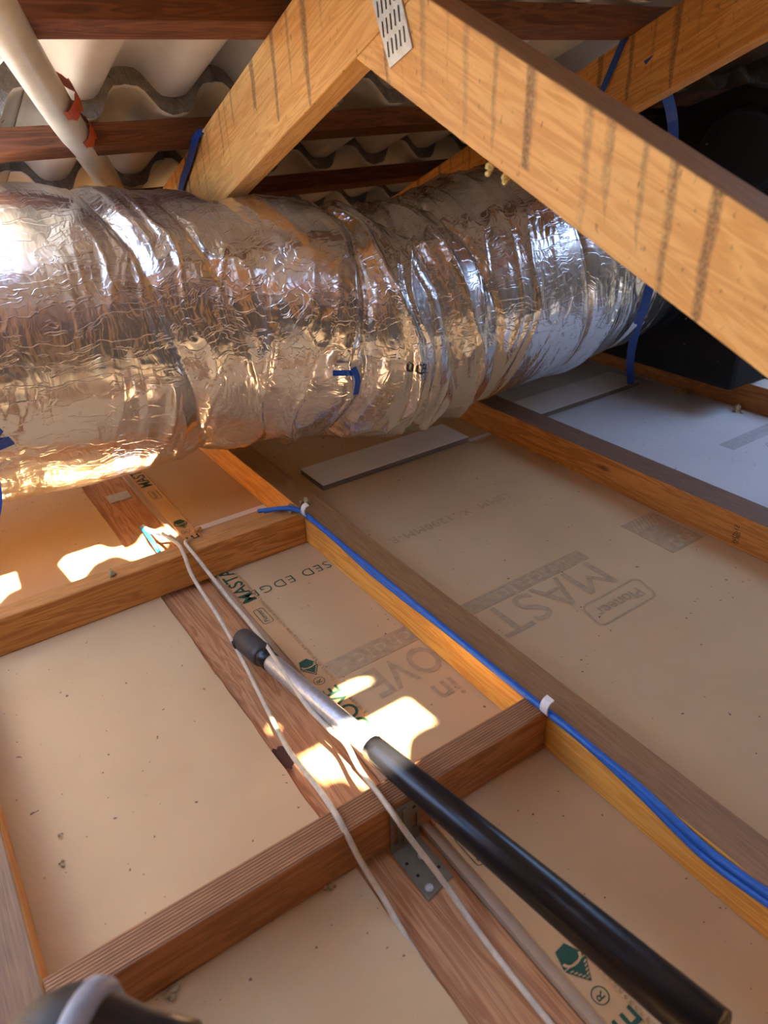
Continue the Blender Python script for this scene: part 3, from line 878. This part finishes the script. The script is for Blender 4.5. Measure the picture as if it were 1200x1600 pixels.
def clip(px, py, label):
    p = pt(px, py, x=0.703)
    c = thing('cable_clip', label, 'clip', 'white cable clips', loc=(0.71, p.y, p.z))
    pts = [Vector((-0.0005, 0, -0.024)), Vector((-0.0015, 0, -0.012)), Vector((-0.009, 0, -0.010)), Vector((-0.0145, 0, -0.002)), Vector((-0.0145, 0, 0.010)), Vector((-0.009, 0, 0.018)), Vector((-0.001, 0, 0.020))]
    mb = MB(); mb.ribbon(spline(pts, 4), (0, 1, 0), 0.016, 0.003); mb.build('clip_saddle', M['cable_white'], c)
    mb = MB(); mb.lathe((0, 0, -0.018), (-1, 0, 0), [(0, 0.004), (0.004, 0.004), (0.0045, 0.0)], 10); mb.build('nail_head', M['steel'], c)
    return c
clip(478, 800, 'white cable clip at the noggin corner below the duct')
clip(855, 1107, 'white cable clip near the reeded noggin')

# ------------------------------------------------------------------ beige cables over the noggins
def zpath(L): return [pt(a, b, z=c) for a, b, c in L]
cab('lead_cable', zpath([(228, 826, -0.012), (238, 829, 0.03), (252, 833, 0.06), (266, 842, 0.09), (280, 852, 0.099), (289, 870, 0.094), (302, 903, 0.062), (345, 970, 0.03), (380, 1033, 0.018), (412, 1097, 0.018), (450, 1170, 0.045),
     (497, 1232, 0.088), (523, 1270, 0.098), (540, 1300, 0.088), (565, 1348, 0.05), (600, 1405, 0.012), (640, 1475, -0.006), (690, 1552, -0.008), (745, 1640, -0.008)]),
    0.0046, 'cable_beige', 'beige cable nearer the camera draped over both noggins', group='beige cables')
cab('lead_cable', zpath([(222, 824, -0.013), (230, 835, 0.02), (238, 846, 0.022), (248, 862, 0.004), (258, 880, -0.008)]), 0.0058, 'cable_cyan', 'short bright blue cable coming out of the plank', group=None)
cab('lead_cable', zpath([(224, 822, -0.013), (234, 830, 0.03), (246, 834, 0.034), (262, 836, 0.025), (276, 846, 0.0)]), 0.0052, 'cable_white', 'short white cable coming out of the plank')

# ------------------------------------------------------------------ telescopic pole
T0 = pt(377, 996, z=0.030); E0 = pt(1120, 1618, z=0.205)
ax = (E0 - T0); Lp = ax.length; ax.normalize()
def par(px):  # distance along the pole whose picture is at image x = px
    best = min((abs(600 + F_PX * q.x / -q.z - px), s) for s in np.linspace(0, Lp, 800) for q in [CAMROT.transposed() @ (T0 + ax * s - Vector((0, 0, 1)))])
    return best[1]
l_cap, l_col, l_sil = par(413), par(424), par(583)
pole = thing('telescopic_pole', 'telescopic pole, silver inner tube and black outer tube, lying across the reeded noggin', 'pole', loc=T0)
mb = MB(); mb.lathe((0, 0, 0), ax, [(0.0, 0.0), (0.0, 0.015), (0.0025, 0.0195), (0.008, 0.0228), (0.016, 0.0238), (l_cap - 0.012, 0.0242), (l_cap - 0.003, 0.0225), (l_cap, 0.020), (l_cap, 0.0)], 32)
mb.build('rubber_cap', M['black_rubber'], pole)
hd = CAMROT @ Vector((-0.75, -0.45, 0.75)); hd = (hd - ax * hd.dot(ax)).normalized()
mb = MB(); mb.lathe(ax * 0.0135 + hd * 0.0195, hd, [(0, 0.0088), (0.0048, 0.0088), (0.0052, 0.0)], 24); mb.build('hang_hole_shade', M['dark'], pole)  # dark disc painted as the shaded hole, nothing is cut
mb = MB(); mb.lathe((0, 0, 0), ax, [(l_cap - 0.002, 0.019), (l_col, 0.0185), (l_col, 0.0)], 24); mb.build('collar', M['black_paint'], pole)
mb = MB(); mb.lathe((0, 0, 0), ax, [(l_col - 0.002, 0.0165), (l_col + 0.01, 0.0178), (l_sil + 0.01, 0.0178)], 32); mb.build('inner_tube', M['alu'], pole)
mb = MB(); mb.lathe((0, 0, 0), ax, [(l_sil, 0.0178), (l_sil, 0.0203), (l_sil + 0.02, 0.0206), (Lp, 0.0265), (Lp, 0.0)], 32); mb.build('outer_tube', M['black_paint'], pole)

def over_pole(px, py, gap=0.0235):
    eye = Vector((0, 0, 1)); d_ = (pt(px, py, z=0.0) - eye).normalized()
    w_ = T0 - eye; b2 = ax.dot(d_); s_ = (b2 * d_.dot(w_) - ax.dot(w_)) / (1 - b2 * b2)
    p = T0 + ax * s_; q_ = eye + d_ * (p - eye).dot(d_)
    off = q_ - p; side_ = off - ax * off.dot(ax)
    lift = math.sqrt(max(gap ** 2 - min(side_.length, gap * 0.95) ** 2, 0))
    return p + side_ * min(1, gap * 0.95 / max(side_.length, 1e-6)) - d_ * lift
cab('lead_cable', zpath([(300, 842, 0.03), (294, 845, 0.085), (290, 849, 0.0985), (305, 868, 0.097), (330, 900, 0.066), (362, 940, 0.035), (395, 980, 0.040)])
    + [over_pole(*q) for q in ((425, 1022), (445, 1052), (480, 1103), (512, 1142), (535, 1168))]
    + zpath([(562, 1202, 0.092), (596, 1246, 0.0985), (616, 1274, 0.096), (640, 1308, 0.07), (690, 1374, 0.018), (730, 1432, -0.004), (790, 1512, -0.009), (900, 1650, -0.009)]),
    0.0045, 'cable_beige', 'beige cable lying over the silver end of the pole', group='beige cables')

# ------------------------------------------------------------------ metal bracket, nail plate
br = thing('steel_bracket', 'weathered steel angle bracket fixing the plank to the reeded noggin', 'bracket', loc=(0.41, 0.5985, -0.0145))
w2 = 0.0265
mb = MB()   # upright with two slots: built from strips round the openings
zt, zb_ = 0.093, 0.0
def plate(x0, x1, z0, z1): mb.box(x0, x1, -0.0025, 0.0, z0, z1)
plate(-w2, w2, 0.062, zt)
plate(-w2, -0.022, 0.018, 0.062); plate(-0.014, 0.014, 0.018, 0.062); plate(0.022, w2, 0.030, 0.062)
plate(-w2, w2, 0.0, 0.018); plate(0.014, w2, 0.018, 0.030)
mb.build('upright', M['steel_old'], br)
mb = MB(); mb.box(-0.0045, 0.0045, -0.0055, -0.0025, 0.01, zt - 0.008); mb.build('pressed_rib', M['steel_old'], br)
foot = [(-w2, 0.0), (w2, 0.0), (w2 + 0.0, -0.085), (-w2, -0.095)]
mb = MB(); mb.prism([(p[0], p[1]) for p in foot], 2, 0.0003, 0.003); mb.build('foot', M['steel_old'], br, bevel=0.0006)
for (x, y) in ((0.008, -0.032), (-0.014, -0.08)):
    mb = MB(); mb.lathe((x, y, 0.003), (0, 0, 1), [(0, 0.0065), (0.002, 0.006), (0.0032, 0.003), (0.0034, 0)], 14); mb.build('screw', M['steel'], br)
mb = MB()
for (x, y) in ((-0.018, -0.03), (0.018, -0.062), (-0.016, -0.055)):
    mb.lathe((x, y, 0.0031), (0, 0, 1), [(0, 0.0028), (0.0002, 0.0)], 10)
for (x, z) in ((-0.016, 0.075), (0.017, 0.078), (0.004, 0.06)):
    mb.lathe((x, -0.0026, z), (0, -1, 0), [(0, 0.0035), (0.0002, 0.0)], 10)
mb.build('punched_hole_shade', M['dark'], br)['kind'] = 'stuff'  # dark discs stand for the shade in the punched holes

A, B, C, D = [pt(px, py, x=0.6985) for px, py in ((578, -15), (628, -10), (645, 75), (610, 107))]
npl = thing('nail_plate', 'galvanised toothed nail plate joining the brace to the rafter', 'plate', loc=(0.6995, D.y, D.z))
ref = Vector((0, D.y, D.z))
quad = [A, B, C, D]; ctr = sum((Vector((0, q.y, q.z)) for q in quad), Vector()) / 4
up_ = Vector((0, (A - D).y, (A - D).z)).normalized() * 0.06
ext = [A + up_, B + up_, C, D]
mb = MB(); mb.prism([(q.y - ref.y, q.z - ref.z) for q in ext], 0, -0.0022, 0.0)
mb.build('plate', M['steel'], npl)
mb = MB()
e1 = Vector((0, (A - D).y, (A - D).z)).normalized(); e2 = Vector((0, (C - D).y, (C - D).z))
for r in range(6):
    for c in range(5):
        q = e1 * (0.012 + r * 0.027) + e2 * (0.12 + 0.18 * c)
        a0 = q; a1 = q + Vector((0, 0.003, 0.019))
        mb.add([(-0.0026, a0.y, a0.z), (-0.0026, a0.y + 0.0034, a0.z), (-0.0026, a1.y + 0.0034, a1.z), (-0.0026, a1.y, a1.z)], [(0, 1, 2, 3)])
mb.build('tooth_slot_shade', M['dark'], npl)['kind'] = 'stuff'  # dark dashes paint the shade of the slots onto the plate

# small steel plate on the plank below the duct
mb = MB(); mb.box(0, 0.062, 0, 0.05, 0, 0.003)
o = mb.build('plate', M['steel'], None, 0.0005, (0.368, 1.995, -0.0142)); o.name = 'steel_plate'
tag(o, 'small grey steel plate on the plank just under the duct', 'plate')

# ------------------------------------------------------------------ white pipe with orange tape
PP = [pt(-60, -75, d=1.12), pt(8, 38, d=1.36), pt(60, 122, d=1.55), pt(105, 192, d=1.76), pt(145, 247, d=1.98), pt(172, 290, d=2.2), pt(185, 330, d=2.35), pt(200, 370, d=2.45)]
pipe = thing('pvc_pipe', 'white plastic pipe coming down from the roof behind the silver duct', 'pipe', loc=PP[0])
sp = spline(PP, 8)
mb = MB(); mb.tube([q - PP[0] for q in sp], 0.031, 24); mb.build('pipe_run', M['pvc'], pipe)
def wrap(px0, py0, w, r0, r1, d):
    c = pt(px0, py0, d=d); i = min(range(len(sp)), key=lambda k: (sp[k] - c).length); t = (sp[min(i+1, len(sp)-1)] - sp[i-1]).normalized(); c = sp[i]
    sd = (CAMROT @ Vector((1, 0.1, 0.55))); sd = (sd - t * sd.dot(t)).normalized(); s2 = t.cross(sd)
    V = []; n = 14
    for k in range(n + 1):
        a = -1.5 + 2.6 * k / n
        ww = w * (0.5 + 0.5 * math.sin(PI * (k + .5) / (n + 1))) * (1 + 0.2 * math.sin(k * 2.3))
        rr = 0.0325 + 0.011 * max(0, math.sin((k / n) * PI)) * r0
        for s in (-1, 1):
            V.append(c + t * (ww * s * 0.5 + 0.006 * math.sin(k * 1.7)) + (sd * math.cos(a) + s2 * math.sin(a)) * rr - PP[0])
    mb = MB(); mb.add(V, [(2*k, 2*k+1, 2*k+3, 2*k+2) for k in range(n)])
    mb.build('orange_tape', M['orange'], pipe)
wrap(92, 150, 0.075, 1.2, 0, 1.66); wrap(118, 200, 0.065, 0.5, 0, 1.83)

# ------------------------------------------------------------------ cordless drill standing at the lower left
dc = pt(112, 1692, d=0.70); da = Vector((0.80, -0.60, -0.02)).normalized()
drill = thing('cordless_drill', 'black and grey cordless drill poking up at the lower left corner', 'drill', loc=(dc.x, dc.y, 0.0))
c0 = Vector((0, 0, dc.z))
mb = MB(); mb.lathe(c0, da, [(-0.056, 0.0), (-0.054, 0.02), (-0.047, 0.038), (-0.032, 0.053), (-0.012, 0.061), (0.004, 0.063)], 40); mb.build('motor_housing', M['black_plastic'], drill)
mb = MB(); mb.lathe(c0, da, [(0.0, 0.062), (0.003, 0.0655), (0.013, 0.065), (0.018, 0.060), (0.020, 0.052)], 40); mb.build('grey_band', M['grey_plastic'], drill)
mb = MB(); mb.lathe(c0, da, [(0.018, 0.056), (0.05, 0.046), (0.085, 0.040), (0.088, 0.030), (0.13, 0.028), (0.14, 0.014), (0.15, 0.0)], 32); mb.build('chuck', M['black_paint'], drill)
hd = Vector((0.05, -0.03, -1)).normalized()
mb = MB(); mb.tube([c0 + Vector((-.02, .014, -0.05)), c0 + Vector((-.02, .014, -0.14)), c0 + Vector((-.025, .018, -0.24)), Vector((-.03, .02, 0.09))], [0.034, 0.027, 0.028, 0.036], 18); mb.build('grip', M['black_rubber'], drill)
mb = MB(); mb.box(-0.085, 0.035, -0.03, 0.07, 0.001, 0.09); mb.build('battery', M['black_plastic'], drill, bevel=0.008)
vdir = (Vector((0, 0, 1)) - dc).normalized()
mb = MB(); q = c0 + vdir * 0.050 - da * 0.026
mb.lathe(q, (vdir - da * 0.3).normalized(), [(-0.004, 0.026), (0.004, 0.024), (0.0055, 0.02), (0.002, 0.0)], 28); mb.build('vent_panel', M['black_paint'], drill)

# ------------------------------------------------------------------ fluff, foam, crumbs
def clump(name, loc, size, n, mat, label, cat, group=None, flat_=0.6):
    bm = bmesh.new()
    for i in range(n):
        r = size * random.uniform(0.16, 0.34)
        a = random.uniform(0, tau); d = size * random.uniform(0, 0.75)
        p = Vector((math.cos(a) * d, math.sin(a) * d, r * 0.7 + size * flat_ * random.random() * (1 - d / size)))
        res = bmesh.ops.create_icosphere(bm, subdivisions=2, radius=r)
        sd_ = random.random() * 50
        for v in res['verts']:
            v.co *= 1 + 0.45 * mnoise.noise(v.co * (1.4 / r) + Vector((sd_, 0, 0)))
            v.co += p
    me = bpy.data.meshes.new(name); bm.to_mesh(me); bm.free()
    me.materials.append(M[mat])
    o = bpy.data.objects.new(name, me); COL.objects.link(o); o.location = loc
    return tag(o, label, cat, group)
GF = 'bits of insulation fluff'
clump('insulation_fluff', (0.69, 1.468, TOPZ), 0.022, 14, 'fluff', 'clump of insulation fluff under the blue cables at the noggin corner', 'fluff', GF)
clump('insulation_fluff', (0.735, 1.475, TOPZ), 0.020, 10, 'fluff', 'clump of insulation fluff on top of the cable joist', 'fluff', GF)
clump('insulation_fluff', (0.235, 1.462, TOPZ), 0.018, 9, 'fluff', 'wispy fluff on the smooth noggin beside the beige cables', 'fluff', GF, 0.3)
q = pt(1068, 616, z=0.0); clump('insulation_fluff', q, 0.034, 12, 'fluff', 'round lump of fluff on the bluish sheet', 'fluff', GF)
q = pt(1160, 640, z=0.0); clump('insulation_fluff', (2.315, q.y, 0.0), 0.028, 10, 'fluff', 'fluff lump lying against the far right joist', 'fluff', GF)
q = pt(1165, 583, z=TOPZ); clump('insulation_fluff', (2.365, q.y, TOPZ + .003), 0.034, 12, 'fluff', 'fluff lump sitting on the far right joist', 'fluff', GF)
q = pt(305, 822, z=0.0); clump('paper_crumb', (0.502, 1.66, 0.001), 0.018, 7, 'paper_gold', 'curled brown paper crumb on the printed strip behind the noggin', 'paper')
q = pt(95, 1308, z=0.0); clump('crumb', q, 0.008, 3, 'fluff', 'brown crumb on the left sheet, upper of two', 'crumb', 'crumbs')
q = pt(95, 1352, z=0.0); clump('crumb', q, 0.009, 3, 'fluff', 'brown crumb on the left sheet, lower of two', 'crumb', 'crumbs')
q = pt(516, 1388, z=0.0); clump('insulation_fluff', q, 0.014, 6, 'fluff', 'fluff scrap on the sheet in front of the reeded noggin', 'fluff', GF, 0.2)
q = pt(272, 1548, z=0.0); clump('insulation_fluff', q, 0.016, 7, 'fluff', 'fluff scrap on the sheet beside the drill', 'fluff', GF, 0.2)
for px, py, s_, lab in ((768, 272, 0.013, 'larger yellow foam drip under the big brace'), (788, 288, 0.011, 'smaller yellow foam drip under the big brace')):
    yy = pt(px, py, x=0.71).y
    c = clump('foam_drip', (0.71, yy, wl_(yy) - s_ * 1.5), s_ * 1.1, 7, 'foam', lab, 'foam', 'foam drips', 1.1)

# dark knot pieces in the plank edge are real bark pockets: a shallow dark insert
mb = MB(); V = [(0.0, 0.0)]
poly = [(0.020 * math.cos(t) * (1 + .3 * math.sin(3 * t + 1) + .12 * math.sin(11 * t)), 0.036 * math.sin(t) * (1 + .25 * math.cos(2 * t) + .1 * math.sin(9 * t))) for t in np.linspace(0, tau, 40, endpoint=False)]
q = pt(443, 1180, z=-0.0145)
mb.prism([(0.331 + p[0], 0.862 + p[1]) for p in poly], 2, -0.0146, -0.0138)
o = mb.build('bark_knot', plain('bark', lin(84, 48, 26), 0.85, 0, 1.0, 60))
o.data.transform((Matrix.Translation((0.29, -1.1, -0.045)) @ Matrix.Rotation(PI / 2, 4, 'Z')).inverted()); o.parent = plank

# ------------------------------------------------------------------ bring the whole place to metres
for o in list(COL.objects):
    if o.parent is None and o.type in ('MESH', 'EMPTY'):
        o.matrix_world = Matrix.Scale(S, 4) @ o.matrix_world if o.rotation_mode == 'XYZ' and o.matrix_basis == o.matrix_world else Matrix.Scale(S, 4) @ o.matrix_basis
